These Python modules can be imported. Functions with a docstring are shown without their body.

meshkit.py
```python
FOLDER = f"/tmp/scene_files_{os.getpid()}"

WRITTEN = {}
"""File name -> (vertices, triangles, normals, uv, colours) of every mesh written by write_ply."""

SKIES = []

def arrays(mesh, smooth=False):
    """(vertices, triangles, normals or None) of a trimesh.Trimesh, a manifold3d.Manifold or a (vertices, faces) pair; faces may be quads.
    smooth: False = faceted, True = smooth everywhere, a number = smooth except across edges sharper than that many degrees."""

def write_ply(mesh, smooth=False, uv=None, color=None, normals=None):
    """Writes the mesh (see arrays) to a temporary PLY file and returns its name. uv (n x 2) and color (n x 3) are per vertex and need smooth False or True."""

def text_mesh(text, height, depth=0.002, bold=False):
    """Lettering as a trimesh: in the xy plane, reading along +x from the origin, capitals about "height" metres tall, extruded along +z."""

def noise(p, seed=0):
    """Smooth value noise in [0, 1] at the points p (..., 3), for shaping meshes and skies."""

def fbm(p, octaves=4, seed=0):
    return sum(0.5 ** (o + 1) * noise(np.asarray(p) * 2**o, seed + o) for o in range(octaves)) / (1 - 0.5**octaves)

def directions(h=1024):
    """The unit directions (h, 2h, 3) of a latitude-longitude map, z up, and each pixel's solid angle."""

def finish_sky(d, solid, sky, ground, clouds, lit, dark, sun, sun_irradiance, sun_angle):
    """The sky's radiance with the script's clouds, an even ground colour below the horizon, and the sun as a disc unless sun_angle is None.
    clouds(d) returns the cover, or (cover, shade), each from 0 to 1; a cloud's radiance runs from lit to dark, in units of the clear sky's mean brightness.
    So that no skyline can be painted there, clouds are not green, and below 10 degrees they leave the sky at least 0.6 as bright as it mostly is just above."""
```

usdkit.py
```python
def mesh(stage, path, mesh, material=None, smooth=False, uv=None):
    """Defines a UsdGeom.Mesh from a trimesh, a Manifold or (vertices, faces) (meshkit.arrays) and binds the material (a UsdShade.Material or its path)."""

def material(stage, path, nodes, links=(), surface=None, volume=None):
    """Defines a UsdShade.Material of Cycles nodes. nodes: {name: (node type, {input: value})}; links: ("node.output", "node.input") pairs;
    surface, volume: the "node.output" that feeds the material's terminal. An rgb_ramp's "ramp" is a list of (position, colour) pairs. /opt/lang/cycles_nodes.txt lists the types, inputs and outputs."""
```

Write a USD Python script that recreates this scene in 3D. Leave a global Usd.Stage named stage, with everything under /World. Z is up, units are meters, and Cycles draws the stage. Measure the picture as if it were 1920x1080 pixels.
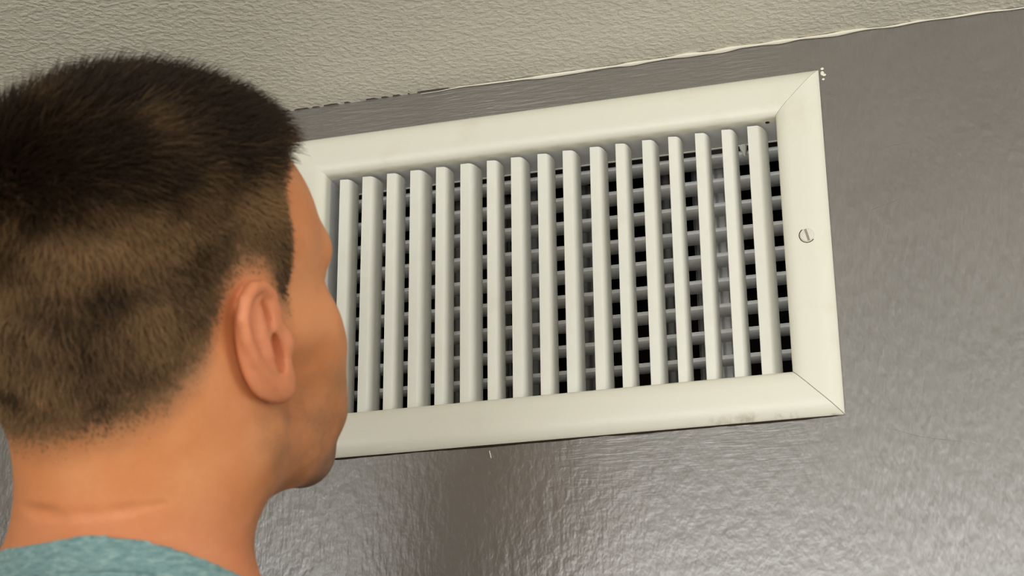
import math, random
import numpy as np
import trimesh
import manifold3d as m3
import usdkit
from pxr import Gf, Sdf, Usd, UsdGeom, UsdLux, UsdShade, Vt
from scipy.spatial.transform import Rotation as Ro
from meshkit import noise, fbm

stage = Usd.Stage.CreateInMemory()
UsdGeom.SetStageUpAxis(stage, UsdGeom.Tokens.z)
UsdGeom.SetStageMetersPerUnit(stage, 1.0)
UsdGeom.Xform.Define(stage, '/World')
UsdGeom.Scope.Define(stage, '/World/Looks')
rng = np.random.default_rng(7)

# ------------------------------------------------------------------ camera, light, exposure
VZ = 1.84                                   # height of the vent's centre above the floor
CAM = np.array([0.3191, -1.1778, VZ - 0.4643])
CR = Ro.from_euler('ZXY', [0.2854, 0.3529, 0.0089]).as_matrix()     # columns: right, forward, up
FPX = 3276.5
cam = UsdGeom.Camera.Define(stage, '/World/camera')
cam.CreateHorizontalApertureAttr(36.0)
cam.CreateVerticalApertureAttr(20.25)
cam.CreateFocalLengthAttr(FPX / 1920 * 36.0)
cam.CreateFStopAttr(10.0)
cam.CreateFocusDistanceAttr(1.31)
cam.CreateClippingRangeAttr(Gf.Vec2f(0.01, 100))
cam.CreateExposureAttr(0.03)
M = Gf.Matrix4d(1)
for i, a in enumerate((CR[:, 0], CR[:, 2], -CR[:, 1], CAM)):
    M.SetRow(i, Gf.Vec4d(*map(float, a), 1.0 if i == 3 else 0.0))
cam.AddTransformOp().Set(M)

WX0, WX1, WZ0, WZ1, WY = -1.45, 1.9, VZ - 0.80, VZ + 0.14, -2.2       # the wide window in the wall behind the camera
SY0, SY1, SZ0, SZ1, SX = -1.75, -0.45, VZ - 1.05, VZ - 0.02, 2.3     # the smaller one in the right-hand wall


def daylight(name, w, h, inten, at, rot):
    d = UsdLux.RectLight.Define(stage, '/World/' + name)
    d.CreateWidthAttr(w)
    d.CreateHeightAttr(h)
    d.CreateIntensityAttr(inten)
    d.CreateColorAttr(Gf.Vec3f(1.0, 0.995, 0.965))
    d.AddTranslateOp().Set(Gf.Vec3d(*at))
    d.AddRotateXYZOp().Set(Gf.Vec3f(*rot))


daylight('window_daylight', WX1 - WX0, WZ1 - WZ0, 4.9, ((WX0 + WX1) / 2, WY - 0.03, (WZ0 + WZ1) / 2), (90, 0, 0))       # -z turned to +y
daylight('side_daylight', SZ1 - SZ0, SY1 - SY0, 5.6, (SX + 0.03, (SY0 + SY1) / 2, (SZ0 + SZ1) / 2), (0, 90, 0))         # -z turned to -x

# ------------------------------------------------------------------ helpers
used = {}


def numbered(path):
    k = used.get(path)
    used[path] = 0 if k is None else k + 1
    return path if k is None else f'{path}_{k + 1:03d}'


def tag(o, label=None, cat=None, group=None, kind=None):
    p = o.GetPrim() if hasattr(o, 'GetPrim') else o
    for k, v in (('label', label), ('category', cat), ('group', group), ('kind', kind)):
        if v:
            p.SetCustomDataByKey(k, v)
    return p


def thing(name, label, cat, loc=(0, 0, 0)):
    x = UsdGeom.Xform.Define(stage, numbered('/World/' + name))
    x.AddTranslateOp().Set(Gf.Vec3d(*map(float, loc)))
    return tag(x, label, cat)


def obj(name, mesh, mat, parent=None, smooth=False, off=(0, 0, 0)):
    """One Mesh prim; world coordinates minus the parent's own place."""
    base = str(parent.GetPath()) if parent is not None else '/World'
    v, f = (np.array(mesh.vertices), np.array(mesh.faces)) if hasattr(mesh, 'vertices') else mesh
    return usdkit.mesh(stage, numbered(base + '/' + name), (np.asarray(v) - np.asarray(off), f), mat, smooth)


def man(m):
    a = m.to_mesh()
    return trimesh.Trimesh(a.vert_properties[:, :3], a.tri_verts, process=False)


def box(x0, x1, y0, y1, z0, z1):
    return m3.Manifold.cube((x1 - x0, y1 - y0, z1 - z0)).translate((x0, y0, z0))


def sweep_prism(poly, axis, a, b, n=1):
    """Convex-ish closed cross-section 'poly' (k,2) swept along an axis. axis 'z': poly=(x,y); axis 'x': poly=(y,z)."""
    poly = np.asarray(poly, float)
    k = len(poly)
    rings = []
    for t in np.linspace(a, b, n + 1):
        if axis == 'z':
            rings.append(np.column_stack([poly, np.full(k, t)]))
        else:
            rings.append(np.column_stack([np.full(k, t), poly]))
    v = np.vstack(rings)
    f = []
    for r in range(n):
        for i in range(k):
            j = (i + 1) % k
            p, q, s, t = r * k + i, r * k + j, (r + 1) * k + j, (r + 1) * k + i
            f += [(p, q, s), (p, s, t)]
    e = n * k
    for i in range(1, k - 1):
        f += [(0, i + 1, i), (e, e + i, e + i + 1)]
    m = trimesh.Trimesh(v, f, process=False)
    if m.volume < 0:
        m.invert()
    return m


def tube(pts, r, k=6):
    pts = np.asarray(pts, float)
    n = len(pts)
    r = np.broadcast_to(r, n)
    t = np.gradient(pts, axis=0)
    t /= np.linalg.norm(t, axis=1, keepdims=True)
    up = np.array([0, 1, 0.01]) if abs(t[0][1]) < .8 else np.array([0, 0, 1.0])
    a = np.cross(t, up); a /= np.linalg.norm(a, axis=1, keepdims=True)
    b = np.cross(t, a)
    th = np.arange(k) / k * 2 * np.pi
    v = (pts[:, None] + r[:, None, None] * (np.cos(th)[None, :, None] * a[:, None] + np.sin(th)[None, :, None] * b[:, None])).reshape(-1, 3)
    f = []
    for i in range(n - 1):
        for j in range(k):
            p, q = i * k + j, i * k + (j + 1) % k
            f += [(p, q, q + k), (p, q + k, p + k)]
    for j in range(1, k - 1):
        f += [(0, j + 1, j), ((n - 1) * k, (n - 1) * k + j, (n - 1) * k + j + 1)]
    m = trimesh.Trimesh(v, f, process=False)
    if m.volume < 0:
        m.invert()
    return m


def mat(name, nodes, links=(), surface='p.BSDF'):
    return usdkit.material(stage, '/World/Looks/' + name, nodes, links, surface=surface)


# ------------------------------------------------------------------ materials
def painted(name, col, dirt, rough=.38, spec=.5, bump=.15):
    return mat(name, {
        'g': ('geometry', {}),
        'n': ('noise_texture', {'scale': 26.0, 'detail': 4.0, 'roughness': .6}),
        'r': ('rgb_ramp', {'ramp': [(.0, dirt), (.30, dirt), (.44, col), (1.0, col)]}),
        'n2': ('noise_texture', {'scale': 320.0, 'detail': 2.0}),
        'b': ('bump', {'strength': bump, 'distance': .0006}),
        'p': ('principled_bsdf', {'roughness': rough, 'specular_ior_level': spec})},
        [('g.position', 'n.vector'), ('g.position', 'n2.vector'), ('n.fac', 'r.fac'), ('r.color', 'p.base_color'),
         ('n2.fac', 'b.height'), ('b.normal', 'p.normal')])


FRAME = mat('cream_enamel', {
    'g': ('geometry', {}),
    'n': ('noise_texture', {'scale': 26.0, 'detail': 4.0, 'roughness': .6}),
    'r': ('rgb_ramp', {'ramp': [(.0, (.755, .725, .60)), (.30, (.755, .725, .60)), (.44, (.79, .772, .655)), (1.0, (.79, .772, .655))]}),
    'sp': ('separate_xyz', {}),
    'sn': ('noise_texture', {'scale': 75.0, 'detail': 4.0, 'roughness': .65}),
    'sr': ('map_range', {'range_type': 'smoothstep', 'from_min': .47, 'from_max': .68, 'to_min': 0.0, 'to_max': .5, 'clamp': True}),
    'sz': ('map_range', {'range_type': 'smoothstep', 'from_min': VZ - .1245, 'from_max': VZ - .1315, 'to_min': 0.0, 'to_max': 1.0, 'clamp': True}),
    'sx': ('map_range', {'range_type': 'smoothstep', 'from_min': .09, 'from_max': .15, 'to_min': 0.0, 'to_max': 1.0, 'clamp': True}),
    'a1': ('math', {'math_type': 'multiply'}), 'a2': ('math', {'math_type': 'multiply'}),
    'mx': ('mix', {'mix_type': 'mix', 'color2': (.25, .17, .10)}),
    'n2': ('noise_texture', {'scale': 320.0, 'detail': 2.0}),
    'b': ('bump', {'strength': .15, 'distance': .0006}),
    'p': ('principled_bsdf', {'roughness': .38, 'specular_ior_level': .5})},
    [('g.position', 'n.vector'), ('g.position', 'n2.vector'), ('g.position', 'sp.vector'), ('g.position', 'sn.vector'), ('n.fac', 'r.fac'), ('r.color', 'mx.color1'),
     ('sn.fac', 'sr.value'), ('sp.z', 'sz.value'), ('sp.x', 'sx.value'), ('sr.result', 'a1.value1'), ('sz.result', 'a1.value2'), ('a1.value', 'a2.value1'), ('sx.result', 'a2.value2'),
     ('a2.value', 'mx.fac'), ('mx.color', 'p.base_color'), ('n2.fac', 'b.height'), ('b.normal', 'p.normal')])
LOUV = painted('louver_enamel', (.775, .768, .685), (.75, .735, .64), rough=.42)
CORE = painted('core_enamel', (.76, .755, .75), (.71, .705, .70), rough=.4)
BLADE = painted('blade_enamel', (.79, .785, .78), (.72, .71, .70), rough=.4)
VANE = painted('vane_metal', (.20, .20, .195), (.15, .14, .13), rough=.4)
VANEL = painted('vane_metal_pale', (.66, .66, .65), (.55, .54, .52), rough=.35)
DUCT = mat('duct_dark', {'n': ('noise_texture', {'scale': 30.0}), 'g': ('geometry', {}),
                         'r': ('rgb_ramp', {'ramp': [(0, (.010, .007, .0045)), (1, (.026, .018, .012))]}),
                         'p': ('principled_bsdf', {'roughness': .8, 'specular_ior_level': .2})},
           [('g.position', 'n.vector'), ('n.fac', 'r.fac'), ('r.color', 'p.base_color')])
DARKMARK = mat('dark_mark', {'p': ('principled_bsdf', {'base_color': (.035, .022, .014), 'roughness': .9, 'specular_ior_level': .1})})  # dark brown: painted shade of the frame gap, also hole and screw ring
SLOT = mat('slot_strip', {'p': ('principled_bsdf', {'base_color': (.36, .31, .23), 'roughness': .9})})
STEEL = mat('screw_paint', {'p': ('principled_bsdf', {'base_color': (.74, .71, .62), 'roughness': .45})})
BEAD = mat('caulk_cream', {'p': ('principled_bsdf', {'base_color': (.82, .78, .66), 'roughness': .5})})

# gloss gray wall paint: vertical roller streaks, horizontal brush strokes close to the vent and the ceiling
WALL = mat('gloss_gray_paint', {
    'g': ('geometry', {}),
    'm1': ('mapping', {'mapping_type': 'point', 'scale': (250, 250, 62)}),
    'm2': ('mapping', {'mapping_type': 'point', 'scale': (42, 42, 330)}),
    'm3': ('mapping', {'mapping_type': 'point', 'scale': (125, 125, 95)}),
    'n1': ('noise_texture', {'scale': 1.0, 'detail': 2.0, 'roughness': .5, 'distortion': .12}),
    'n2': ('noise_texture', {'scale': 1.0, 'detail': 3.0, 'roughness': .6, 'distortion': .3}),
    'n3': ('noise_texture', {'scale': 1.0, 'detail': 2.5, 'roughness': .55, 'distortion': .1}),
    'big': ('noise_texture', {'scale': 7.0, 'detail': 1.0}),
    'sep': ('separate_xyz', {}),
    # height above/below the vent: 0 far below .. 1 beside/above the frame
    'zr': ('map_range', {'range_type': 'smoothstep', 'from_min': VZ - .225, 'from_max': VZ - .135, 'to_min': 0.0, 'to_max': 1.0, 'clamp': True}),
    'xr': ('map_range', {'range_type': 'smoothstep', 'from_min': .13, 'from_max': .225, 'to_min': 1.0, 'to_max': 0.10, 'clamp': True}),
    'zt': ('map_range', {'range_type': 'smoothstep', 'from_min': VZ + .115, 'from_max': VZ + .130, 'to_min': 0.0, 'to_max': 1.0, 'clamp': True}),
    'xl': ('map_range', {'range_type': 'smoothstep', 'from_min': -.08, 'from_max': .06, 'to_min': .08, 'to_max': .55, 'clamp': True}),
    'mx': ('math', {'math_type': 'maximum'}),
    'bn': ('math', {'math_type': 'multiply'}),
    'bm': ('math', {'math_type': 'multiply'}),
    'bigs': ('map_range', {'from_min': .35, 'from_max': .65, 'to_min': .35, 'to_max': 1.0, 'clamp': True}),
    'bq': ('math', {'math_type': 'multiply'}),
    'xs': ('map_range', {'range_type': 'smoothstep', 'from_min': .15, 'from_max': .26, 'to_min': .45, 'to_max': 1.0, 'clamp': True}),
    'bs': ('math', {'math_type': 'multiply'}),
    'mA': ('mix_float', {}),
    'mB': ('mix_float', {}),
    'w': ('noise_texture', {'scale': 3.0, 'detail': 2.0}),
    'sum': ('math', {'math_type': 'multiply_add', 'value2': 2.2}),
    'b': ('bump', {'strength': .30, 'distance': .0024}),
    'cn': ('noise_texture', {'scale': 14.0, 'detail': 3.0}),
    'cr': ('rgb_ramp', {'ramp': [(0.25, (.106, .095, .079)), (.75, (.130, .117, .099))]}),
    'p': ('principled_bsdf', {'roughness': .31, 'specular_ior_level': .9, 'coat_weight': 1.0, 'coat_roughness': .28, 'coat_ior': 1.9})},
    [('g.position', 'm1.vector'), ('g.position', 'm2.vector'), ('g.position', 'm3.vector'),
     ('m1.vector', 'n1.vector'), ('m2.vector', 'n2.vector'), ('m3.vector', 'n3.vector'),
     ('g.position', 'big.vector'), ('g.position', 'sep.vector'), ('g.position', 'w.vector'), ('g.position', 'cn.vector'),
     ('sep.z', 'zr.value'), ('sep.x', 'xr.value'), ('sep.z', 'zt.value'), ('sep.x', 'xl.value'), ('zt.result', 'mx.value1'), ('xl.result', 'mx.value2'), ('zr.result', 'bn.value1'), ('mx.value', 'bn.value2'), ('bn.value', 'bm.value1'), ('xr.result', 'bm.value2'),
     ('big.fac', 'bigs.value'), ('sep.x', 'xs.value'), ('bigs.result', 'bs.value1'), ('xs.result', 'bs.value2'), ('bs.value', 'mA.fac'), ('n3.fac', 'mA.a'), ('n1.fac', 'mA.b'),
     ('bm.value', 'bq.value1'), ('bigs.result', 'bq.value2'), ('bq.value', 'mB.fac'), ('mA.result', 'mB.a'), ('n2.fac', 'mB.b'),
     ('w.fac', 'sum.value1'), ('mB.result', 'sum.value3'),
     ('sum.value', 'b.height'), ('b.normal', 'p.normal'), ('b.normal', 'p.coat_normal'),
     ('cn.fac', 'cr.fac'), ('cr.color', 'p.base_color')])

CEIL = mat('textured_ceiling', {
    'g': ('geometry', {}),
    'n': ('noise_texture', {'scale': 210.0, 'detail': 2.0, 'roughness': .5, 'distortion': .15}),
    'r': ('map_range', {'range_type': 'smoothstep', 'from_min': .38, 'from_max': .68, 'to_min': 0.0, 'to_max': 1.0, 'clamp': True}),
    'b': ('bump', {'strength': .36, 'distance': .0018}),
    'n2': ('noise_texture', {'scale': 5.0, 'detail': 2.0}),
    'cr': ('rgb_ramp', {'ramp': [(.3, (.80, .765, .645)), (.7, (.85, .815, .70))]}),
    'p': ('principled_bsdf', {'roughness': .42, 'specular_ior_level': .5})},
    [('g.position', 'n.vector'), ('n.fac', 'r.value'), ('r.result', 'b.height'), ('b.normal', 'p.normal'),
     ('g.position', 'n2.vector'), ('n2.fac', 'cr.fac'), ('cr.color', 'p.base_color')])
ROOM = mat('room_paint', {'n': ('noise_texture', {'scale': 90.0}), 'g': ('geometry', {}), 'b': ('bump', {'strength': .2, 'distance': .001}),
                          'p': ('principled_bsdf', {'base_color': (.70, .67, .61), 'roughness': .6})},
           [('g.position', 'n.vector'), ('n.fac', 'b.height'), ('b.normal', 'p.normal')])
FLOORM = mat('wood_floor', {'g': ('geometry', {}), 'm': ('mapping', {'scale': (3, 40, 1)}), 'n': ('noise_texture', {'scale': 1.5, 'detail': 4.0}),
                            'r': ('rgb_ramp', {'ramp': [(.3, (.62, .54, .45)), (.7, (.73, .65, .55))]}),
                            'p': ('principled_bsdf', {'roughness': .4})},
             [('g.position', 'm.vector'), ('m.vector', 'n.vector'), ('n.fac', 'r.fac'), ('r.color', 'p.base_color')])
WHITE = mat('white_window_paint', {'p': ('principled_bsdf', {'base_color': (.8, .8, .78), 'roughness': .4})})
PANE = mat('window_glass', {'f': ('fresnel', {'IOR': 1.45}), 't': ('transparent_bsdf', {}), 'gl': ('glossy_bsdf', {'roughness': .02, 'color': (1, 1, 1)}),
                            'm': ('mix_closure', {})},
           [('f.fac', 'm.fac'), ('t.BSDF', 'm.closure1'), ('gl.BSDF', 'm.closure2')], surface='m.closure')

# ------------------------------------------------------------------ the room
CZ = VZ + 0.1616
RX0, RX1 = -2.6, SX
VW, VH, VB = .356, .1968, .0338              # opening and border of the vent
X, Z = VW / 2, VH / 2
wall = man(box(RX0, RX1, 0, .02, 0, CZ + .03) - box(-X - .006, X + .006, -.1, .1, VZ - Z - .006, VZ + Z + .006))
o_wall = obj('wall_front', wall, WALL); tag(o_wall, kind='structure')
tag(obj('floor', man(box(RX0 - .1, RX1 + .1, WY - .1, .1, -.05, 0)), FLOORM), kind='structure')
tag(obj('wall_left', man(box(RX0 - .1, RX0, WY - .1, .1, 0, CZ + .03)), ROOM), kind='structure')
tag(obj('wall_right', man(box(RX1, RX1 + .1, WY - .1, .1, 0, CZ + .03) - box(0, 9, SY0, SY1, SZ0, SZ1)), ROOM), kind='structure')
tag(obj('wall_back', man(box(RX0, RX1, WY - .1, WY, 0, CZ + .03) - box(WX0, WX1, WY - .2, WY + .1, WZ0, WZ1)), ROOM), kind='structure')

# ceiling: its edge at the wall is ragged and leaves a dark gap left of the vent
xs = np.concatenate([[RX0], np.arange(-.6, .62, .0016), [RX1]])
gap = np.clip((fbm(np.column_stack([xs * 190, 0 * xs, 0 * xs]), 3, 3) - .44) * 16, 0, 1) * .0022
gap *= np.interp(xs, [-.5, -.45, -.255, -.215, -.09, -.055, .6], [0, 1, 1, 1, 1, 0, 0])
edge = -gap
n = len(xs)
v, f = [], []
for i, (x, e) in enumerate(zip(xs, edge)):
    v += [(x, WY - .1, CZ), (x, e + (.0 if e < 0 else .001), CZ), (x, e + (.0 if e < 0 else .001), CZ + .012), (x, WY - .1, CZ + .012)]
for i in range(n - 1):
    a, b = 4 * i, 4 * i + 4
    for p, q in ((0, 1), (1, 2), (2, 3), (3, 0)):
        f += [(a + p, a + q, b + q), (a + p, b + q, b + p)]
f += [(0, 2, 1), (0, 3, 2), (4 * n - 4, 4 * n - 3, 4 * n - 2), (4 * n - 4, 4 * n - 2, 4 * n - 1)]
cm = trimesh.Trimesh(v, f, process=False)
if cm.volume < 0:
    cm.invert()
tag(obj('ceiling', cm, CEIL), kind='structure')

# cream bead of old paint along the top of the wall, from above the vent to the right
bx = np.arange(-.10, 1.4, .004)
bp = np.column_stack([bx, np.full_like(bx, -.0012), CZ - .0014 + .0014 * (noise(np.column_stack([bx * 45, 0 * bx, 0 * bx])) - .5)])
br = .0013 * np.interp(bx, [-.10, -.02, .17, .23, .25, .36, .45, 1.4], [.15, .8, 1.1, .9, .5, .5, .9, 1]) * (.55 + .9 * noise(np.column_stack([bx * 70, 0 * bx + 5, 0 * bx])))
tag(obj('trim_1', tube(bp, br, 6), BEAD, smooth=40), kind='structure')

# ridges of dried paint on the wall (part of it)
def ridge(pts, r, mname='paint_ridge'):
    pts = np.asarray(pts, float)
    t = np.linspace(0, 1, len(pts)); tt = np.linspace(0, 1, 40)
    x, z = np.interp(tt, t, pts[:, 0]), np.interp(tt, t, pts[:, 1])
    z = z + .0012 * (noise(np.column_stack([x * 60, z * 60, 0 * x])) - .5)
    rr = r * np.sin(np.pi * np.clip(tt, .02, .98)) ** .4
    obj(mname, tube(np.column_stack([x, np.full(40, r * .72), VZ + z]), np.maximum(rr, 1e-4), 6), WALL, o_wall.GetPrim(), 50)

ridge([(.214, -.134), (.236, -.142), (.262, -.152), (.30, -.160), (.34, -.166)], .0013)
ridge([(.235, .062), (.26, .066), (.29, .068)], .0011)
ridge([(.225, .012), (.25, .02), (.285, .03)], .0010)
ridge([(.213, .107), (.235, .113)], .0010)

for k in range(16):
    x0 = rng.uniform(-.21, .19)
    ln = rng.uniform(.006, .022)
    zz = .1338 + rng.uniform(.0, .0055)
    ridge([(x0, zz), (x0 + ln * .5, zz + rng.uniform(-.001, .001)), (x0 + ln, zz + rng.uniform(-.001, .001))], rng.uniform(.0006, .0012))
for x0, z0, a in ((-.205, .143, .5), (.06, .142, .1), (.085, .144, .12), (-.09, .146, .3)):
    ridge([(x0, z0), (x0 + .006, z0 + .006 * a), (x0 + .013, z0 + .010 * a)], .0011)

fl = np.array([(-.0445, -.0008, VZ - .1365), (-.0437, -.0009, VZ - .1395), (-.0432, -.0007, VZ - .1420)])
obj('paint_fleck', tube(fl, .00035, 5), BEAD, o_wall.GetPrim(), 50)

wdw = thing('window_1', None, None)
tag(wdw, kind='structure')
fr = box(WX0 - .06, WX1 + .06, WY - .04, WY + .015, WZ0 - .06, WZ1 + .06) - box(WX0 + .02, WX1 - .02, -9, 9, WZ0 + .02, WZ1 - .02)
obj('window_frame', man(fr), WHITE, wdw)
obj('mullion', man(box((WX0 + WX1) / 2 - .02, (WX0 + WX1) / 2 + .02, WY - .03, WY + .01, WZ0, WZ1)), WHITE, wdw)
obj('pane', man(box(WX0, WX1, WY - .012, WY - .008, WZ0, WZ1)), PANE, wdw)

wd2 = thing('window_2', None, None)
tag(wd2, kind='structure')
obj('window_frame', man(box(SX - .015, SX + .04, SY0 - .06, SY1 + .06, SZ0 - .06, SZ1 + .06) - box(-9, 9, SY0 + .02, SY1 - .02, SZ0 + .02, SZ1 - .02)), WHITE, wd2)
obj('pane', man(box(SX + .008, SX + .012, SY0, SY1, SZ0, SZ1)), PANE, wd2)

# ------------------------------------------------------------------ the vent
V0 = (0, 0, VZ)
vent = thing('air_vent', 'cream white painted metal air vent with vertical louvers set in the gray wall', 'air vent', V0)


def vpart(name, mesh, m, smooth=False, parent=None):
    return obj(name, mesh, m, parent or vent, smooth, off=V0)


# frame profile: (distance from the outer edge, y)
PROF = [(0.0, -.0004), (.0, -.0016), (.0006, -.0026), (.0022, -.0040), (.0050, -.0056), (.0085, -.0067), (.0130, -.0072), (.0240, -.0072),
        (.0275, -.0068), (.0305, -.0058), (.0325, -.0045), (.0335, -.0028), (.0338, -.0005), (.0338, .006), (.0300, .006), (.0290, -.0004)]


def mitred(L, s0, s1):
    """A frame piece of outer half length L with its outer edge on z=0, growing towards -z, mitred at 45 degrees, with the profile swept along x."""
    k = len(PROF)
    v = []
    for sgn, s in ((-1, s0), (1, s1)):
        for d, y in PROF:
            v.append((sgn * (L - d - s), y, -d))
    f = []
    for i in range(k):
        j = (i + 1) % k
        f += [(i, j, k + j), (i, k + j, k + i)]
    caps = trimesh.creation.triangulate_polygon(__import__('shapely').Polygon(PROF), engine='earcut')[1]
    f += [tuple(t) for t in caps] + [tuple(k + t[::-1]) for t in caps]
    m = trimesh.Trimesh(v, f, process=False)
    m.fix_normals()
    return m


XO, ZO = X + VB, Z + VB
G = .0002                                     # the mitres have opened a little at the right-hand corners
for nm, L, ang, off, s0, s1 in (('frame_rail', XO, 0, (0, 0, ZO), 0, G * .8), ('frame_rail', XO, 180, (0, 0, -ZO), G * 1.4, 0), ('frame_stile', ZO, 90, (XO, 0, 0), G * .8, G * 1.4), ('frame_stile', ZO, -90, (-XO, 0, 0), 0, 0)):
    m = mitred(L, s0, s1)
    m.apply_transform(trimesh.transformations.rotation_matrix(math.radians(ang), (0, 1, 0)))
    m.apply_translation(np.array(off) + V0)
    vpart(nm, m, FRAME, 28)

# recess: four sides back to the rear core, with a thin bright lip before the slit
D = .0392
rec = box(-X - .003, X + .003, .0061, D, VZ - Z - .003, VZ + Z + .003) - box(-X, X, -1, 1, VZ - Z, VZ + Z)
lip = box(-X - .001, X + .001, D - .0008, D + .0006, VZ - Z - .001, VZ + Z + .001) - box(-X + .0007, X - .0007, -1, 1, VZ - Z + .0007, VZ + Z - .0007)
vpart('recess_sleeve', man(rec), CORE)
vpart('sleeve_lip', man(lip), LOUV)

# vertical louvers: flat bright front face turned a little, rounded right flank
LX = [-.1690, -.1500, -.1294, -.1100, -.0886, -.0687, -.0471, -.0277, -.0064, .0136, .0350, .0551, .0758, .0959, .1163, .1364, .1557]
sec = np.array([(0.0, .0008), (.0004, .0), (.0062, .0008), (.0074, .0016), (.0085, .0034), (.0094, .0062), (.0099, .0096), (.0101, .0135), (.0100, .0172),
                (.0094, .0188), (.0086, .0184), (.0083, .014), (.0076, .0085), (.0062, .0048), (.0040, .0030), (.0006, .0020)])
turn = [0, 3, 1, 4, 1, 5, -2, 0, -1, -1, 1, -2, 0, -2, -1, 0, 5]
wid = [1, 1.06, 1, 1.12, .98, 1.12, 1, 1.08, 1.02, 1.05, 1.02, .98, 1, .93, .98, 1, 1.14]
for i, (x, t, w) in enumerate(zip(LX, turn, wid)):
    a = math.radians(-t)
    s2 = sec * (w * .98, w)
    c, s = math.cos(a), math.sin(a)
    s2 = np.column_stack([s2[:, 0] * c - s2[:, 1] * s, s2[:, 0] * s + s2[:, 1] * c])
    m = sweep_prism(s2 + (x, .0030), 'z', VZ - Z + .0012, VZ + Z - .0022)
    vpart('louver', m, LOUV, 35)

# horizontal rear blades
bs = np.array([(0, 0), (.0006, .0015), (.003, .0022), (.008, .0024), (.014, .0019), (.0195, .0004), (.0198, -.0006), (.014, -.0022), (.008, -.0029), (.003, -.0026), (.0006, -.0015)])
zb0 = .0950
for k in range(10):
    zz = zb0 - k * .0203
    tl = math.radians(rng.normal(-5.0, 1.6))
    c, s = math.cos(tl), math.sin(tl)
    s2 = np.column_stack([bs[:, 0] * c - bs[:, 1] * s, bs[:, 0] * s + bs[:, 1] * c])
    m = sweep_prism(s2 + (.0425, VZ + zz - .001), 'x', -X + .0005, X - .0005)
    vpart('rear_blade', m, BLADE, 35)

# rear core frame, damper vanes and the dark duct
core = box(-X - .012, X + .012, .041, .066, VZ - Z - .012, VZ + Z + .012) - box(-X + .0004, X - .0004, -1, 1, VZ - Z + .0008, VZ + Z + .004)
vpart('rear_core', man(core), VANE)


def vane(x, y, ang, w, m, ribs=3):
    """A damper vane: a corrugated upright strip of width w, turned by ang from the wall's plane."""
    t = np.linspace(-w / 2, w / 2, 10 * ribs + 1)
    h = .0010 * np.sin((t / w + .5) * ribs * 2 * np.pi)
    a = math.radians(ang)
    front = np.column_stack([x + t * math.cos(a) - h * math.sin(a), y + t * math.sin(a) + h * math.cos(a)])
    back = front[::-1] + (-.0006 * math.sin(a), .0006 * math.cos(a))
    poly = np.vstack([front, back])
    k = len(front)
    v = np.vstack([np.column_stack([poly, np.full(2 * k, zz)]) for zz in (VZ - Z - .006, VZ + Z + .006)])
    f = []
    for i in range(2 * k):
        j = (i + 1) % (2 * k)
        f += [(i, j, 2 * k + j), (i, 2 * k + j, 2 * k + i)]
    for i in range(k - 1):
        f += [(i, 2 * k - 1 - i, i + 1), (i + 1, 2 * k - 1 - i, 2 * k - 2 - i)]
        q = 2 * k
        f += [(q + i, q + i + 1, q + 2 * k - 1 - i), (q + i + 1, q + 2 * k - 2 - i, q + 2 * k - 1 - i)]
    me = trimesh.Trimesh(v, f, process=False)
    me.fix_normals()
    vpart('damper_vane', me, m, 40)


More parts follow.
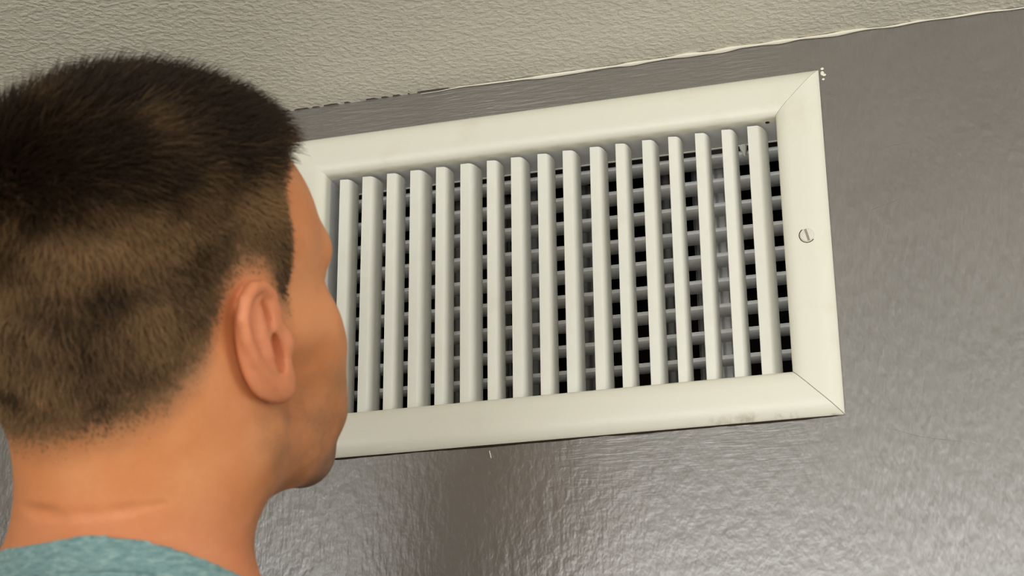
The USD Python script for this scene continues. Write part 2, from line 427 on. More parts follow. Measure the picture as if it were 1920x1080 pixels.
for px, a, w, m_ in [(-.158, 70, .02, VANE), (-.0855, 35, .024, VANE), (-.046, 78, .02, VANE), (-.0215, 30, .024, VANE), (.0195, 32, .026, VANE), (.0885, 40, .024, VANE),
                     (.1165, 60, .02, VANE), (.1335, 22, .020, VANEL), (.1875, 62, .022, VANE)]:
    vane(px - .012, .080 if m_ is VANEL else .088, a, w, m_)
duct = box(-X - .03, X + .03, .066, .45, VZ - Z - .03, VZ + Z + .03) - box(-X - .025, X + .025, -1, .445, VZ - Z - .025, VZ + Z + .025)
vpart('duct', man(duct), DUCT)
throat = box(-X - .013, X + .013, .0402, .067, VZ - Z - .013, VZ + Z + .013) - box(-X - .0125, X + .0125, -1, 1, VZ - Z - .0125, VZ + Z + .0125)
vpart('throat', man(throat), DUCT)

# slotted screws in the two stiles
for sx in (1, -1):
    c = (sx * .1955, -.0072, VZ + .0005)
    head = m3.Manifold.revolve(m3.CrossSection([[(0, 0), (.0050, 0), (.0050, .0006), (.0046, .0010), (.0030, .00125), (0, .0013)]]), 28)
    head = head.rotate((90, 0, 0))
    slot = box(-.0009, .0009, -.004, -.0004, -.007, .007).rotate((0, -14 * sx, 0))
    hd = (head - slot).translate(c)
    s_ = vpart('screw', man(hd), STEEL, 35)
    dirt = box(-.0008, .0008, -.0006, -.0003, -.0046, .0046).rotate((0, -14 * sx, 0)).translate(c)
    vpart('slot_strip', man(dirt), SLOT)  # darker tan strip lying in the slot
    ring = tube([(c[0] + .0056 * math.cos(t), c[1] + .0001, c[2] + .0056 * math.sin(t)) for t in np.linspace(2.2, 5.6, 20)], .00035, 5)
    vpart('paint_ring', ring, DARKMARK, 40)

# a drip of paint at the back of the sleeve, a hole in its roof, and a dark strip painting the gap's shade along the lower edge
q = np.array([(.1470, .0385, .0975), (.1474, .0385, .0945), (.1478, .0386, .0915), (.1480, .0386, .0885)]) + V0
vpart('paint_drip', tube(q, [.0030, .0026, .0014, .0003], 8), LOUV, 40)
vpart('roof_hole', trimesh.creation.cylinder(.0016, .0004, sections=12, transform=trimesh.transformations.translation_matrix((.171, .005, VZ + Z - .0001))), DARKMARK)
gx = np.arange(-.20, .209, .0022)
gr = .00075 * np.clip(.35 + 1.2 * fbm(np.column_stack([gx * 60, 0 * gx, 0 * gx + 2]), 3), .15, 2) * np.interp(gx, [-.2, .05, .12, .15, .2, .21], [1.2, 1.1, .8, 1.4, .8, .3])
vpart('gap_shade', tube(np.column_stack([gx, np.full_like(gx, -.0004), VZ - ZO - gr * .35]), gr, 5), DARKMARK, 40)
# crumbs of cream paint stuck at the upper right corner
for k in range(7):
    p = trimesh.creation.icosphere(1, rng.uniform(.0007, .0016))
    p.vertices *= rng.uniform(.5, 1.3, 3) * (1, .45, 1)
    p.apply_translation((XO + rng.uniform(-.002, .0042), -.0006, VZ + ZO + rng.uniform(-.009, .0022)))
    vpart('paint_crumb', p, BEAD, True)
#PERSON
# ------------------------------------------------------------------ the man: one continuous skin surface, then hair and clothes
def at_px(u, v, depth):
    return CAM + depth * (CR @ np.array([(u - 960) / FPX, 1, -(v - 540) / FPX]))


HR = CR @ Ro.from_euler('z', -40, degrees=True).as_matrix() @ Ro.from_euler('x', 14, degrees=True).as_matrix() @ Ro.from_euler('y', 1, degrees=True).as_matrix()
EAR = at_px(492, 626, .965)                                            # right ear canal
HO = EAR - HR @ np.array([.073, .0, .0])                               # head's origin, between the ear canals
BR = Ro.from_euler('z', -6, degrees=True).as_matrix()                  # the body's heading
NB = at_px(180, 1015, .985)                                            # the nape where the neck meets the back
BO = np.array([NB[0], NB[1], 0]) + BR @ np.array([0, .055, 0])         # body origin on the floor, below the neck's axis
NZ = NB[2]


def smin(a, b, k):
    h = np.clip(.5 + .5 * (b - a) / k, 0, 1)
    return b + (a - b) * h - k * h * (1 - h)


def smax(a, b, k):
    return -smin(-a, -b, k)


def ell(p, c, r):
    q = p - np.asarray(c, float)
    r = np.asarray(r, float)
    k0 = np.linalg.norm(q / r, axis=1)
    k1 = np.linalg.norm(q / r ** 2, axis=1)
    return k0 * (k0 - 1) / np.maximum(k1, 1e-9)


def cap(p, a, b, ra, rb=None):
    a, b = np.asarray(a, float), np.asarray(b, float)
    rb = ra if rb is None else rb
    d = b - a
    t = np.clip((p - a) @ d / (d @ d), 0, 1)
    return np.linalg.norm(p - a - t[:, None] * d, axis=1) - (ra + (rb - ra) * t)


def chain(p, pts, rs):
    return np.min([cap(p, pts[i], pts[i + 1], rs[i], rs[i + 1]) for i in range(len(pts) - 1)], axis=0)


# the pinna, in its own frame: e1 backward in the ear's plane, e2 up, e3 outward
def ear_frame(s):
    out = math.radians(11)
    tilt = math.radians(8)
    e1 = np.array([s * math.sin(out), -math.cos(out), 0])
    e3 = np.array([s * math.cos(out), math.sin(out), 0])
    e2 = np.array([0, 0, 1.0])
    e1, e2 = e1 * math.cos(tilt) + e2 * -math.sin(tilt), e2 * math.cos(tilt) + e1 * math.sin(tilt)
    return np.stack([e1, e2, e3], 1)


def ear_sdf(p, s):
    E = ear_frame(s)
    q = (p - np.array([s * .0755, .004, -.002])) @ E                   # x back, y up, z out
    tz = .004 + .22 * np.clip(q[:, 0], 0, 1) * 0
    flat = q.copy()
    # the blade of the ear: an egg-shaped plate
    w = np.interp(q[:, 1], [-.036, -.025, 0, .02, .034], [.010, .013, .019, .0215, .016])
    plate = np.maximum(ell(q, (.012, .0005, .003), (.0215, .0335, .0062)), -1)
    rim_t = np.linspace(0, 1, 13)
    rim = np.array([(.001, .004, .003), (-.003, .013, .005), (-.0015, .024, .006), (.005, .0315, .0068), (.0135, .0335, .0072), (.0225, .0300, .0074), (.0285, .0215, .0076), (.0300, .0105, .0076),
                    (.0280, -.001, .0074), (.0235, -.012, .0068), (.0175, -.0215, .0058), (.0115, -.028, .0045), (.005, -.0315, .003)])
    helix = chain(q, rim, [.0022, .0028, .0034, .0038, .0040, .0040, .0040, .0039, .0038, .0037, .0036, .0036, .0034])
    anti = chain(q, np.array([(.0075, .0245, .0052), (.0135, .0165, .0068), (.0170, .007, .0078), (.0165, -.004, .0078), (.0130, -.0125, .0068), (.0070, -.0160, .0055)]), [.0022, .0028, .0032, .0032, .0030, .0030])
    lobe = ell(q, (.0050, -.0260, .0020), (.0105, .0115, .0052))
    tragus = ell(q, (-.0055, -.0055, .0050), (.0040, .0078, .0042))
    root = ell(q, (.002, .0, -.004), (.013, .026, .010))
    d = smin(plate, helix, .0025)
    d = smin(d, anti, .003)
    d = smin(d, lobe, .006)
    d = smin(d, root, .004)
    d = smin(d, tragus, .003)
    return d, np.minimum(ell(q, (.0072, -.0075, .0065), (.0062, .0115, .0125)), ell(q, (.0075, .0160, .0075), (.0036, .0085, .0070)))


def head_sdf(p):                                                       # p in head coordinates: x right, y forward, z up
    a = np.column_stack([np.abs(p[:, 0]), p[:, 1], p[:, 2]])
    d = ell(p, (0, -.013, .046), (.0775, .1020, .0910))
    d = smin(d, ell(p, (0, -.052, .060), (.0680, .0690, .0660)), .03)
    d = smin(d, ell(p, (0, -.048, .018), (.0700, .0590, .0640)), .03)
    d = smin(d, ell(p, (0, .030, .044), (.0640, .0635, .0640)), .03)
    d = smin(d, ell(p, (0, .040, -.030), (.0560, .0490, .0700)), .03)
    d = smin(d, cap(a, (.0520, .056, -.010), (.062, .018, -.004), .0150, .0110), .022)            # cheekbone
    d = smin(d, cap(a, (.000, .084, .031), (.040, .078, .030), .0120, .0105), .014)               # brow
    d = smin(d, cap(a, (.036, .066, -.030), (.026, .072, -.070), .0200, .0180), .022)             # cheek
    d = smin(d, cap(a, (.0520, .000, -.060), (.018, .061, -.099), .0150, .0150), .022)            # jaw
    d = smin(d, ell(p, (0, .025, -.070), (.0480, .0500, .0380)), .02)
    d = smax(d, -ell(a, (.0330, .099, .010), (.0170, .0170, .0120)), .010)                        # eye socket
    d = smin(d, ell(a, (.0315, .0745, .0090), (.0125, .0125, .0120)), .003)                       # eyeball
    d = smin(d, cap(a, (.020, .0850, .0140), (.043, .0775, .0140), .0030, .0025), .004)           # upper lid
    d = smin(d, cap(a, (.021, .0830, .0030), (.042, .0770, .0040), .0026, .0022), .004)           # lower lid
    d = smin(d, cap(p, (0, .090, .018), (0, .112, -.022), .0085, .0105), .010)                    # nose
    d = smin(d, ell(a, (.0105, .1020, -.0270), (.0075, .0100, .0075)), .006)
    d = smax(d, -ell(a, (.0065, .1080, -.0350), (.0032, .0050, .0035)), .002)
    d = smin(d, ell(p, (0, .072, -.062), (.0330, .0270, .0290)), .018)                            # mouth mound
    d = smin(d, cap(a, (0, .0965, -.0560), (.018, .0890, -.0600), .0050, .0025), .006)            # lips
    d = smin(d, cap(a, (0, .0950, -.0680), (.016, .0880, -.0660), .0058, .0025), .006)
    d = smax(d, -cap(a, (0, .1020, -.0620), (.020, .0910, -.0632), .0013, .0010), .0015)
    d = smin(d, ell(p, (0, .0755, -.1005), (.0230, .0180, .0180)), .016)                          # chin
    d = smin(d, ell(a, (.0440, -.026, -.052), (.0230, .0340, .0480)), .03)                       # mastoid and the muscle below it
    for s in (1, -1):
        near = np.abs(p - np.array([s * .083, -.006, -.002])).max(1) < .052
        if near.any():
            e_, bowl = ear_sdf(p[near], s)
            d[near] = smax(smin(d[near], e_, .0035), -bowl, .0028)
    return d


SH = NZ - .115                                                        # shoulder height
HN = (HO + HR @ np.array([0, -.030, -.035]) - BO) @ BR                # where the neck enters the head, in body coordinates


def neck_sdf(b):
    d = cap(b, HN + (-.006, -.008, 0), (.004, -.012, NZ - .06), .0585, .0610)
    d = smin(d, cap(b, HN + (-.006, -.014, -.005), (0, -.018, NZ - .01), .052, .057), .03)
    # a crease across the nape
    cr = chain(b, np.array([(-.030, -.0985, NZ + .0150), (-.0154, -.1045, NZ + .0085), (.0178, -.1110, NZ + .0005), (.0392, -.1065, NZ + .0005), (.0586, -.0955, NZ + .0050), (.0730, -.0800, NZ + .0120)]),
               [.0028, .0043, .0049, .0047, .0038, .0012])
    return smax(d, -cr, .0025)


def lean(b):
    """The right shoulder hangs lower than the left."""
    c = b.copy()
    c[:, 2] = c[:, 2] + .24 * b[:, 0] * np.clip((b[:, 2] - SH + .5) / .35, 0, 1)
    return c


def torso_sdf(b):
    b = lean(b)
    a = np.column_stack([np.abs(b[:, 0]), b[:, 1], b[:, 2]])
    d = ell(b, (0, .015, SH - .19), (.168, .118, .235))
    d = smin(d, cap(a, (.05, -.005, SH + .01), (.165, -.01, SH - .005), .062, .058), .06)
    d = smin(d, cap(a, (.015, -.020, SH + .085), (.130, -.016, SH + .030), .044, .034), .04)
    d = smin(d, ell(b, (0, .018, SH - .40), (.150, .105, .21)), .05)
    d = smin(d, ell(b, (0, .0, SH - .54), (.165, .122, .14)), .06)
    return d


def upper_arm(b):
    b = lean(b)
    a = np.column_stack([np.abs(b[:, 0]), b[:, 1], b[:, 2]])
    return cap(a, (.190, -.008, SH - .02), (.232, -.03, SH - .30), .056, .043)


LEGK = (SH - .55)


def legs_sdf(b):
    a = np.column_stack([np.abs(b[:, 0]), b[:, 1], b[:, 2]])
    d = cap(a, (.088, 0, LEGK), (.098, .02, .50), .086, .058)
    d = smin(d, cap(a, (.098, .015, .50), (.104, -.02, .10), .056, .040), .02)
    return d


def foot_sdf(b):
    a = np.column_stack([np.abs(b[:, 0]), b[:, 1], b[:, 2]])
    d = smin(cap(a, (.104, -.035, .040), (.118, .125, .030), .036, .030), cap(a, (.104, -.02, .12), (.104, -.02, .05), .038, .036), .03)
    return d


def arm_sdf(b):
    d = upper_arm(b)
    b = lean(b)
    a = np.column_stack([np.abs(b[:, 0]), b[:, 1], b[:, 2]])
    w = np.array([.244, .045, SH - .555])
    d = smin(d, cap(a, (.232, -.03, SH - .30), w, .041, .026), .015)
    hd = cap(a, w + (0, .008, -.03), w + (0, .022, -.075), .022, .020)                # palm, flattened below
    hd = smax(hd, np.abs(a[:, 0] - w[0]) - .015, .01)
    d = smin(d, hd, .02)
    for i, (fy, L) in enumerate(((.048, .070), (.030, .078), (.012, .073), (-.005, .058))):
        k0 = w + (0, fy, -.085 - .004 * (i in (1, 2)))
        k1 = k0 + (-.006, .004, -L * .5)
        k2 = k1 + (-.018, .004, -L * .42)
        d = smin(d, np.minimum(cap(a, k0 + (0, 0, .02), k1, .0088, .0080), cap(a, k1, k2, .0080, .0068)), .004)
    t0 = w + (-.004, .030, -.035)
    d = smin(d, np.minimum(cap(a, t0, t0 + (-.012, .030, -.030), .0115, .0095), cap(a, t0 + (-.012, .030, -.030), t0 + (-.020, .036, -.058), .0095, .0075)), .006)
    return d


def body_sdf(w):
    b = (w - BO) @ BR
    d = torso_sdf(b)
    d = smin(d, arm_sdf(b), .035)
    d = smin(d, legs_sdf(b), .03)
    d = smin(d, foot_sdf(b), .02)
    up = (w[:, 2] > SH - .06) & (np.linalg.norm(w[:, :2] - HO[:2], axis=1) < .24)
    if up.any():
        d[up] = smin(smin(d[up], neck_sdf(b[up]), .045), head_sdf((w[up] - HO) @ HR), .034)
    return d


def surface(fn, xs, ys, zs, B=6, lip=1.6):
    """Surface nets of fn < 0 on a grid whose lines may be unevenly spaced; only the blocks near the surface are evaluated finely."""
    nx, ny, nz = len(xs), len(ys), len(zs)
    F = np.full((nx, ny, nz), 1.0, np.float32)
    ix, iy, iz = (np.arange(0, n_, B) for n_ in (nx, ny, nz))
    cx, cy, cz = (np.array([.5 * (g[i] + g[min(i + B, len(g) - 1)]) for i in ii]) for g, ii in ((xs, ix), (ys, iy), (zs, iz)))
    hx, hy, hz = (np.array([.5 * (g[min(i + B, len(g) - 1)] - g[i]) for i in ii]) for g, ii in ((xs, ix), (ys, iy), (zs, iz)))
    P = np.stack(np.meshgrid(cx, cy, cz, indexing='ij'), -1).reshape(-1, 3)
    rad = np.sqrt(hx[:, None, None] ** 2 + hy[None, :, None] ** 2 + hz[None, None, :] ** 2).ravel()
    d = np.concatenate([fn(P[i:i + 200000]) for i in range(0, len(P), 200000)])
    act = np.abs(d) < rad * lip + .002
    for s_, (bi, bj, bk) in zip(d, np.ndindex(len(ix), len(iy), len(iz))) if False else ():
        pass
    sgn = np.where(d < 0, -1.0, 1.0).astype(np.float32).reshape(len(ix), len(iy), len(iz))
    F[:] = np.repeat(np.repeat(np.repeat(sgn, B, 0), B, 1), B, 2)[:nx, :ny, :nz]
    bi, bj, bk = np.unravel_index(np.nonzero(act)[0], (len(ix), len(iy), len(iz)))
    o = np.stack(np.meshgrid(range(B), range(B), range(B), indexing='ij'), -1).reshape(-1, 3)
    I = (bi[:, None] * B + o[None, :, 0]).ravel(); J = (bj[:, None] * B + o[None, :, 1]).ravel(); K = (bk[:, None] * B + o[None, :, 2]).ravel()
    ok = (I < nx) & (J < ny) & (K < nz)
    I, J, K = I[ok], J[ok], K[ok]
    for i in range(0, len(I), 400000):
        s = slice(i, i + 400000)
        F[I[s], J[s], K[s]] = fn(np.column_stack([xs[I[s]], ys[J[s]], zs[K[s]]]))
    neg = F < 0
    cnt = np.zeros((nx - 1, ny - 1, nz - 1), np.uint8)
    for a in (0, 1):
        for b in (0, 1):
            for c in (0, 1):
                cnt += neg[a:nx - 1 + a, b:ny - 1 + b, c:nz - 1 + c]
    ci, cj, ck = np.nonzero((cnt > 0) & (cnt < 8))
    num = np.full(cnt.shape, -1, np.int32)
    num[ci, cj, ck] = np.arange(len(ci))
    acc, wgt = np.zeros((len(ci), 3)), np.zeros(len(ci))
    G = (xs, ys, zs)
    corners = [(a, b, c) for a in (0, 1) for b in (0, 1) for c in (0, 1)]
    for p0 in corners:
        for ax in range(3):
            if p0[ax]:
                continue
            p1 = list(p0); p1[ax] = 1
            f0 = F[ci + p0[0], cj + p0[1], ck + p0[2]].astype(float); f1 = F[ci + p1[0], cj + p1[1], ck + p1[2]].astype(float)
            m = (f0 < 0) != (f1 < 0)
            t = np.where(m, f0 / np.where(m, f0 - f1, 1), 0)
            q0 = np.column_stack([xs[ci + p0[0]], ys[cj + p0[1]], zs[ck + p0[2]]]); q1 = np.column_stack([xs[ci + p1[0]], ys[cj + p1[1]], zs[ck + p1[2]]])
            acc[m] += (q0 + t[:, None] * (q1 - q0))[m]
            wgt[m] += 1
    V = acc / wgt[:, None]
    quads = []
    for ax in range(3):
        sl0 = [slice(None)] * 3; sl1 = [slice(None)] * 3
        sl0[ax] = slice(None, -1); sl1[ax] = slice(1, None)
        n0, n1 = neg[tuple(sl0)], neg[tuple(sl1)]
        e = np.stack(np.nonzero(n0 != n1), 1)
        u, v = (ax + 1) % 3, (ax + 2) % 3
        lim = (nx, ny, nz)
        e = e[(e[:, u] > 0) & (e[:, v] > 0) & (e[:, u] < lim[u] - 1) & (e[:, v] < lim[v] - 1)]
        c4 = []
        for du, dv in ((-1, -1), (0, -1), (0, 0), (-1, 0)):
            c = e.copy(); c[:, u] += du; c[:, v] += dv
            c4.append(num[c[:, 0], c[:, 1], c[:, 2]])
        q = np.stack(c4, 1)
        flip = ~n0[e[:, 0], e[:, 1], e[:, 2]]
        q[flip] = q[flip][:, ::-1]
        quads.append(q)
    q = np.vstack(quads)
    q = q[(q >= 0).all(1)]
    return V, np.vstack([q[:, [0, 1, 2]], q[:, [0, 2, 3]]])


def lines(*spans):
    """Grid lines: (start, step) pairs and a final end; the spacing changes from span to span."""
    out = []
    for (a, s), nxt in zip(spans[:-1], spans[1:]):
        b = nxt[0] if isinstance(nxt, tuple) else nxt
        out.append(np.linspace(a, b, max(2, int(round((b - a) / s)) + 1))[:-1])
    return np.concatenate(out + [[spans[-1]]])


FINE = .0018
bodyx = lines((BO[0] - .34, .0045), (HO[0] - .150, FINE), (HO[0] + .125, .0045), BO[0] + .34)
bodyy = lines((BO[1] - .20, .0045), (HO[1] - .160, FINE), (HO[1] + .140, .0045), max(BO[1] + .24, HO[1] + .17))
bodyz = lines((-.03, .006), (SH - .02, .003), (NZ - .02, FINE), HO[2] + .18)
V, F = surface(body_sdf, bodyx, bodyy, bodyz)

# ---- colour of the skin: scalp under the hair, stubble on the jaw, redder ear and neck, eyebrows, lips
h = (V - HO) @ HR
hx, hy, hz = np.abs(h[:, 0]), h[:, 1], h[:, 2]


def ss(e0, e1, x):
    t = np.clip((x - e0) / (e1 - e0), 0, 1)
    return t * t * (3 - 2 * t)


# hairline: height over the azimuth from the face (0) to the nape (180), in head coordinates
HLA = [0, 20, 32, 45, 58, 64, 67, 69, 74, 77, 80, 86, 98, 110, 115, 121, 136, 153, 180]
HLZ = [.088, .097, .099, .092, .080, .060, .040, .026, .005, .004, .017, .031, .034, .020, .006, -.010, -.030, -.037, -.041]


def hair_margin(q):
    """How far a point in head coordinates lies inside the hair (metres, negative outside)."""
    az = np.degrees(np.arctan2(np.abs(q[:, 0]), q[:, 1] + .0))
    return q[:, 2] - np.interp(az, HLA, HLZ)


hm = hair_margin(h)
hm = hm + .006 * (fbm(V * 160, 2, 5) - .5)
scalp = ss(-.012, .022, hm) * (V[:, 2] > NZ - .05)
E1 = ear_frame(1)
q1 = (np.column_stack([hx, hy, hz]) - np.array([.0755, .004, -.002])) @ E1
isear = ss(.006, .0, np.minimum(ear_sdf(np.column_stack([hx, hy, hz]), 1)[0], 1)) * (q1[:, 2] > -.003) * (np.abs(q1[:, 1]) < .042) * (q1[:, 0] > -.010)
scalp *= 1 - ss(.2, .8, isear)
base = np.array([.63, .232, .084])
pale = np.array([.68, .280, .114])
red = np.array([.66, .225, .105])
dark = np.array([.085, .050, .024])
col = np.tile(base, (len(V), 1))
mott = fbm(V * 38, 3, 11)
col += (pale - base) * ss(.35, .75, mott)[:, None] * .8
col += (red - col) * (isear * .75)[:, None]
nk = ss(NZ + .03, NZ - .01, V[:, 2])
col += (red - col) * (nk * .45)[:, None]
inhead = np.abs(h[:, 2]) < .14
stub = ss(-.022, -.055, hz) * ss(-.035, .0, hy) * (.45 + .55 * ss(.30, .75, fbm(V * 70, 3, 21) + .05)) * (.7 + .6 * fbm(V * 600, 2, 25)) * ss(-.145, -.118, hz) * inhead
goat = ss(.062, .026, hx + .03 * (fbm(V * 60, 3, 23) - .5)) * ss(-.05, -.062, hz) * ss(.035, .055, hy) * ss(-.135, -.12, hz) * inhead
stub = np.clip(np.maximum(stub * .50, goat * .95), 0, 1)
col += (np.array([.15, .072, .030]) - col) * stub[:, None]
brow = ss(.0075, .0035, np.abs(hz - .033 - .05 * np.clip(hx - .03, 0, 1) * -1)) * ss(.008, .014, hx) * ss(.052, .044, hx) * (hy > .06)
col += (dark - col) * (brow * .8)[:, None]
lips = ss(.0115, .008, np.abs(hz + .062)) * ss(.022, .017, hx) * (hy > .083)
col += (np.array([.50, .16, .10]) - col) * (lips * .7)[:, None]
fine = fbm(V * 420, 2, 31)
scalp = scalp * (np.linalg.norm(h, axis=1) < .16)
col += (dark * (1.0 + .8 * fine[:, None]) - col) * (scalp * .86)[:, None]
col *= (1 + .10 * (fine - .5))[:, None]

SKIN = mat('skin', {'a': ('attribute', {'attribute': 'tint'}), 'g': ('geometry', {}), 'n': ('noise_texture', {'scale': 900.0, 'detail': 2.0}),
                    'b': ('bump', {'strength': .22, 'distance': .0006}),
                    'p': ('principled_bsdf', {'roughness': .52, 'specular_ior_level': .4, 'subsurface_weight': .12, 'subsurface_scale': .004, 'subsurface_radius': (1.0, .35, .2), 'subsurface_method': 'burley'})},
           [('a.color', 'p.base_color'), ('g.position', 'n.vector'), ('n.fac', 'b.height'), ('b.normal', 'p.normal')])


def tinted(o, c):
    UsdGeom.PrimvarsAPI(o).CreatePrimvar('tint', Sdf.ValueTypeNames.Color3fArray, 'vertex').Set(Vt.Vec3fArray.FromNumpy(np.clip(c, 0, 1).astype(np.float32)))


man_t = thing('person', 'man with short brown hair, seen from behind, teal shirt, looking up at the vent', 'person', (BO[0], BO[1], 0))
PO = (BO[0], BO[1], 0)
skin = obj('body', (V, F), SKIN, man_t, True, PO)
tinted(skin, col)

# ---- clothes
def shell(d, t0, t1):
    return np.maximum(d - t1, t0 - d)


def shirt_sdf(w):
    b = (w - BO) @ BR
    a = np.column_stack([np.abs(b[:, 0]), b[:, 1], b[:, 2]])
    body = smin(torso_sdf(b), upper_arm(b), .035)
    core = smin(body, neck_sdf(b), .045)
    wr = .0035 * (fbm(b * (14, 14, 9), 3, 41) - .5)
    d = shell(core + wr, .0022, .0068)
    # the neck opening: everything above a plane tipped forward is cut away
    nrm = np.array([-.15, .33, .93])
    cut = (b - np.array([0, -.070, NZ - .0310])) @ nrm - .21 * (np.sqrt(b[:, 0] ** 2 + .0009) - b[:, 0])
    d = smax(d, cut, .002)
    d = smax(d, (SH - .60) - b[:, 2], .002)
    sl = np.array([.042, -.022, -.28]); sl /= np.linalg.norm(sl)
    arm = (a - np.array([.190, -.008, SH - .02])) @ sl - .20
    d = np.where(a[:, 0] > .185, smax(d, arm, .002), d)
    return d


def collar_sdf(w):
    b = (w - BO) @ BR
    core = smin(smin(torso_sdf(b), upper_arm(b), .035), neck_sdf(b), .045)
    nrm = np.array([-.15, .33, .93])
    cut = (b - np.array([0, -.070, NZ - .0310])) @ nrm - .21 * (np.sqrt(b[:, 0] ** 2 + .0009) - b[:, 0])
    return smax(shell(core, .0018, .0082), np.abs(cut + .0065) - .0075, .002)


sx = lines((BO[0] - .32, .004), BO[0] + .32)
sy = lines((BO[1] - .19, .004), BO[1] + .21)
sz = lines((SH - .63, .006), (SH - .1, .0025), NZ + .05)
SHIRT = mat('teal_heather', {'g': ('geometry', {}), 'm': ('mapping', {'scale': (130, 130, 420)}), 'n': ('noise_texture', {'scale': 1.0, 'detail': 3.0, 'roughness': .65}),
                             'r': ('rgb_ramp', {'ramp': [(.30, (.115, .205, .205)), (.52, (.175, .285, .278)), (.72, (.27, .385, .365))]}),
                             'k': ('noise_texture', {'scale': 1500.0}), 'b': ('bump', {'strength': .3, 'distance': .0006}),
                             'p': ('principled_bsdf', {'roughness': .9, 'specular_ior_level': .2, 'sheen_weight': .2})},
            [('g.position', 'm.vector'), ('m.vector', 'n.vector'), ('n.fac', 'r.fac'), ('r.color', 'p.base_color'), ('g.position', 'k.vector'), ('k.fac', 'b.height'), ('b.normal', 'p.normal')])
DENIM = mat('dark_denim', {'n': ('noise_texture', {'scale': 700.0}), 'g': ('geometry', {}), 'r': ('rgb_ramp', {'ramp': [(.3, (.02, .03, .06)), (.7, (.05, .07, .12))]}),
                           'p': ('principled_bsdf', {'roughness': .9})}, [('g.position', 'n.vector'), ('n.fac', 'r.fac'), ('r.color', 'p.base_color')])
LEATHER = mat('shoe_leather', {'p': ('principled_bsdf', {'base_color': (.07, .04, .025), 'roughness': .5})})
obj('shirt', surface(shirt_sdf, sx, sy, sz), SHIRT, man_t, True, PO)
obj('collar', surface(collar_sdf, lines((BO[0] - .12, .0022), BO[0] + .12), lines((BO[1] - .12, .0022), BO[1] + .13), lines((NZ - .12, .0022), NZ + .03)), SHIRT, man_t, True, PO)


def trouser_sdf(w):
    b = (w - BO) @ BR
    core = smin(torso_sdf(b), legs_sdf(b) - .006, .03)
    return np.maximum(np.maximum(shell(core + .004 * (fbm(b * 16, 2, 51) - .5), .002, .0085), b[:, 2] - (SH - .47)), .075 - b[:, 2])


obj('trousers', surface(trouser_sdf, lines((BO[0] - .24, .005), BO[0] + .24), lines((BO[1] - .2, .005), BO[1] + .2), lines((.05, .008), SH - .44)), DENIM, man_t, True, PO)
for s in (1, -1):
    def shoe_sdf(w, s=s):
        b = (w - BO) @ BR
        d = foot_sdf(b)
        return np.maximum(np.maximum(shell(d, .001, .008), .0005 - b[:, 2]), np.maximum(b[:, 2] - .085, -s * b[:, 0]))
    obj('shoe', surface(shoe_sdf, lines((BO[0] - .22, .004), BO[0] + .22), lines((BO[1] - .18, .004), BO[1] + .26), lines((-.01, .004), .1)), LEATHER, man_t, True, PO)

# ---- hair: short strands rooted on the scalp
tri = V[F]
cen = tri.mean(1)
ch = (cen - HO) @ HR
area = np.linalg.norm(np.cross(tri[:, 1] - tri[:, 0], tri[:, 2] - tri[:, 0]), axis=1) / 2
cm_ = hair_margin(ch)
ear_f = isear[F].max(1)
cm_ = cm_ + .012 * (fbm(cen * 110, 2, 77) - .5)
prob = area * ss(-.010, .022, cm_) * (ear_f < .25) * (cen[:, 2] > NZ - .02) * (np.abs(ch[:, 0]) < .1)
NS = 60000
pick = rng.choice(len(F), NS, p=prob / prob.sum())
u = rng.random((NS, 2)); sw = u.sum(1) > 1; u[sw] = 1 - u[sw]
root = tri[pick, 0] + u[:, :1] * (tri[pick, 1] - tri[pick, 0]) + u[:, 1:] * (tri[pick, 2] - tri[pick, 0])
fn_ = np.cross(tri[pick, 1] - tri[pick, 0], tri[pick, 2] - tri[pick, 0])
nv = np.zeros_like(V); fa = np.cross(tri[:, 1] - tri[:, 0], tri[:, 2] - tri[:, 0])
for k in range(3):
    np.add.at(nv, F[:, k], fa)
nv /= np.linalg.norm(nv, axis=1, keepdims=True) + 1e-12
nrm = nv[F[pick]].mean(1); nrm /= np.linalg.norm(nrm, axis=1, keepdims=True)
rh = (root - HO) @ HR
nh = nrm @ HR
top = ss(.075, .112, rh[:, 2] + .10 * np.clip(rh[:, 1], -.02, .06))
front = ss(.02, .085, rh[:, 1]) * top
marg = hair_margin(rh)
L = .0022 + .0098 * ss(-.004, .06, marg)
L = L + .017 * top + .005 * front
L *= rng.uniform(.75, 1.2, NS)
clump = Ro.from_rotvec(1.4 * (np.stack([fbm(rh * 70, 2, 61 + i) for i in range(3)], 1) - .5)).as_matrix()
whorl = np.array([-.012, -.085, .105])                                  # hair turns away from the crown: forward on top, down the back and sides
comb = rh - whorl
comb /= np.linalg.norm(comb, axis=1, keepdims=True)
comb = comb + np.array([[0, -.25, -.9]]) * (1 - top[:, None]) + np.array([[.25, .3, 0]]) * top[:, None]
comb = np.einsum('nij,nj->ni', clump, comb)
comb -= nh * (comb * nh).sum(1, keepdims=True)
comb /= np.linalg.norm(comb, axis=1, keepdims=True) + 1e-9
jit = rng.normal(0, .22, (NS, 3))
lift = .75 + .55 * top + .5 * front
d0 = nh * lift[:, None] + comb * .75 + jit
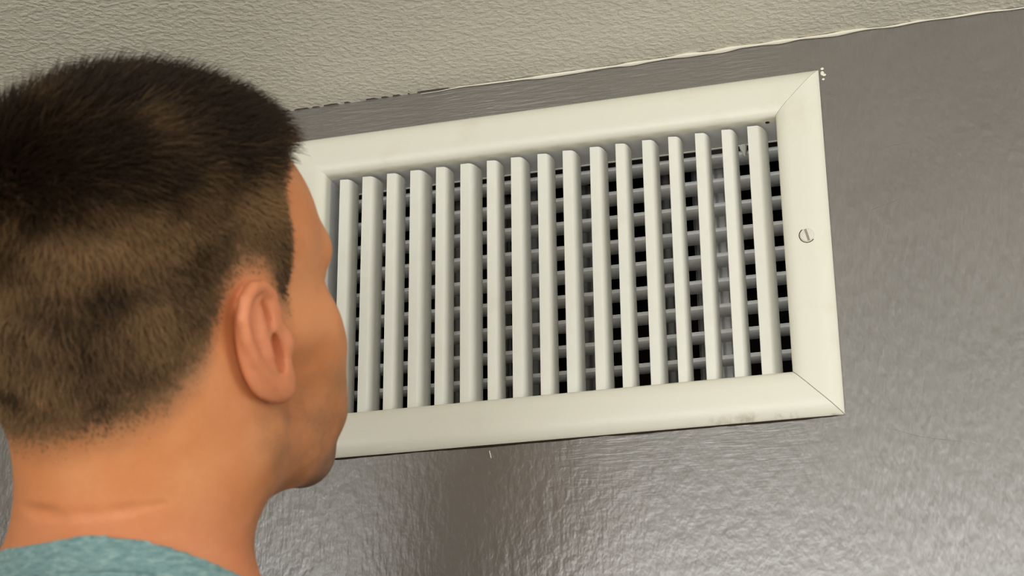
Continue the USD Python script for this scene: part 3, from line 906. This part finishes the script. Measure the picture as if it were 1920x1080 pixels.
d0 /= np.linalg.norm(d0, axis=1, keepdims=True)
d1 = nh * (lift * .35)[:, None] + comb * 1.0 + jit * 1.2
d1 /= np.linalg.norm(d1, axis=1, keepdims=True)
P0 = rh - nh * .0012
pts = [P0]
for k, (ta, sp) in enumerate(((.15, .34), (.5, .33), (.9, .33))):
    dk = d0 * (1 - ta) + d1 * ta
    dk /= np.linalg.norm(dk, axis=1, keepdims=True)
    pts.append(pts[-1] + dk * (L * sp)[:, None])
pts = np.stack(pts, 1)
pts = pts @ HR.T + HO - np.asarray(PO)
wr_ = np.array([.00042, .00040, .00032, .00010])
# brown varies over head and strands; forelock painted lighter as if lit
tone = np.clip(.50 + 1.5 * (fbm(rh * 42, 3, 71) - .5) + rng.normal(0, .13, NS) - .62 * top + .10 * ss(.05, .0, marg) + .45 * ss(.055, .085, rh[:, 1]) * top, 0, 1)
hc = np.array([.020, .011, .0050]) * (1 - tone[:, None]) + np.array([.27, .155, .068]) * tone[:, None]
HAIR = mat('hair_brown', {'a': ('attribute', {'attribute': 'tint'}), 'p': ('principled_bsdf', {'roughness': .5, 'specular_ior_level': .18})}, [('a.color', 'p.base_color')])
cv = UsdGeom.BasisCurves.Define(stage, str(man_t.GetPath()) + '/hair')
cv.CreateTypeAttr('linear')
cv.CreatePointsAttr(Vt.Vec3fArray.FromNumpy(pts.reshape(-1, 3).astype(np.float32)))
cv.CreateCurveVertexCountsAttr(Vt.IntArray.FromNumpy(np.full(NS, 4, np.int32)))
cv.CreateWidthsAttr(Vt.FloatArray.FromNumpy(np.tile(wr_, NS).astype(np.float32)))
cv.SetWidthsInterpolation('vertex')
UsdGeom.PrimvarsAPI(cv).CreatePrimvar('tint', Sdf.ValueTypeNames.Color3fArray, 'uniform').Set(Vt.Vec3fArray.FromNumpy(hc.astype(np.float32)))
UsdShade.MaterialBindingAPI.Apply(cv.GetPrim()).Bind(HAIR)
tag(cv, 'short brown hair, darker and longer on top', None)
cv.GetPrim().SetCustomDataByKey('kind', 'stuff')
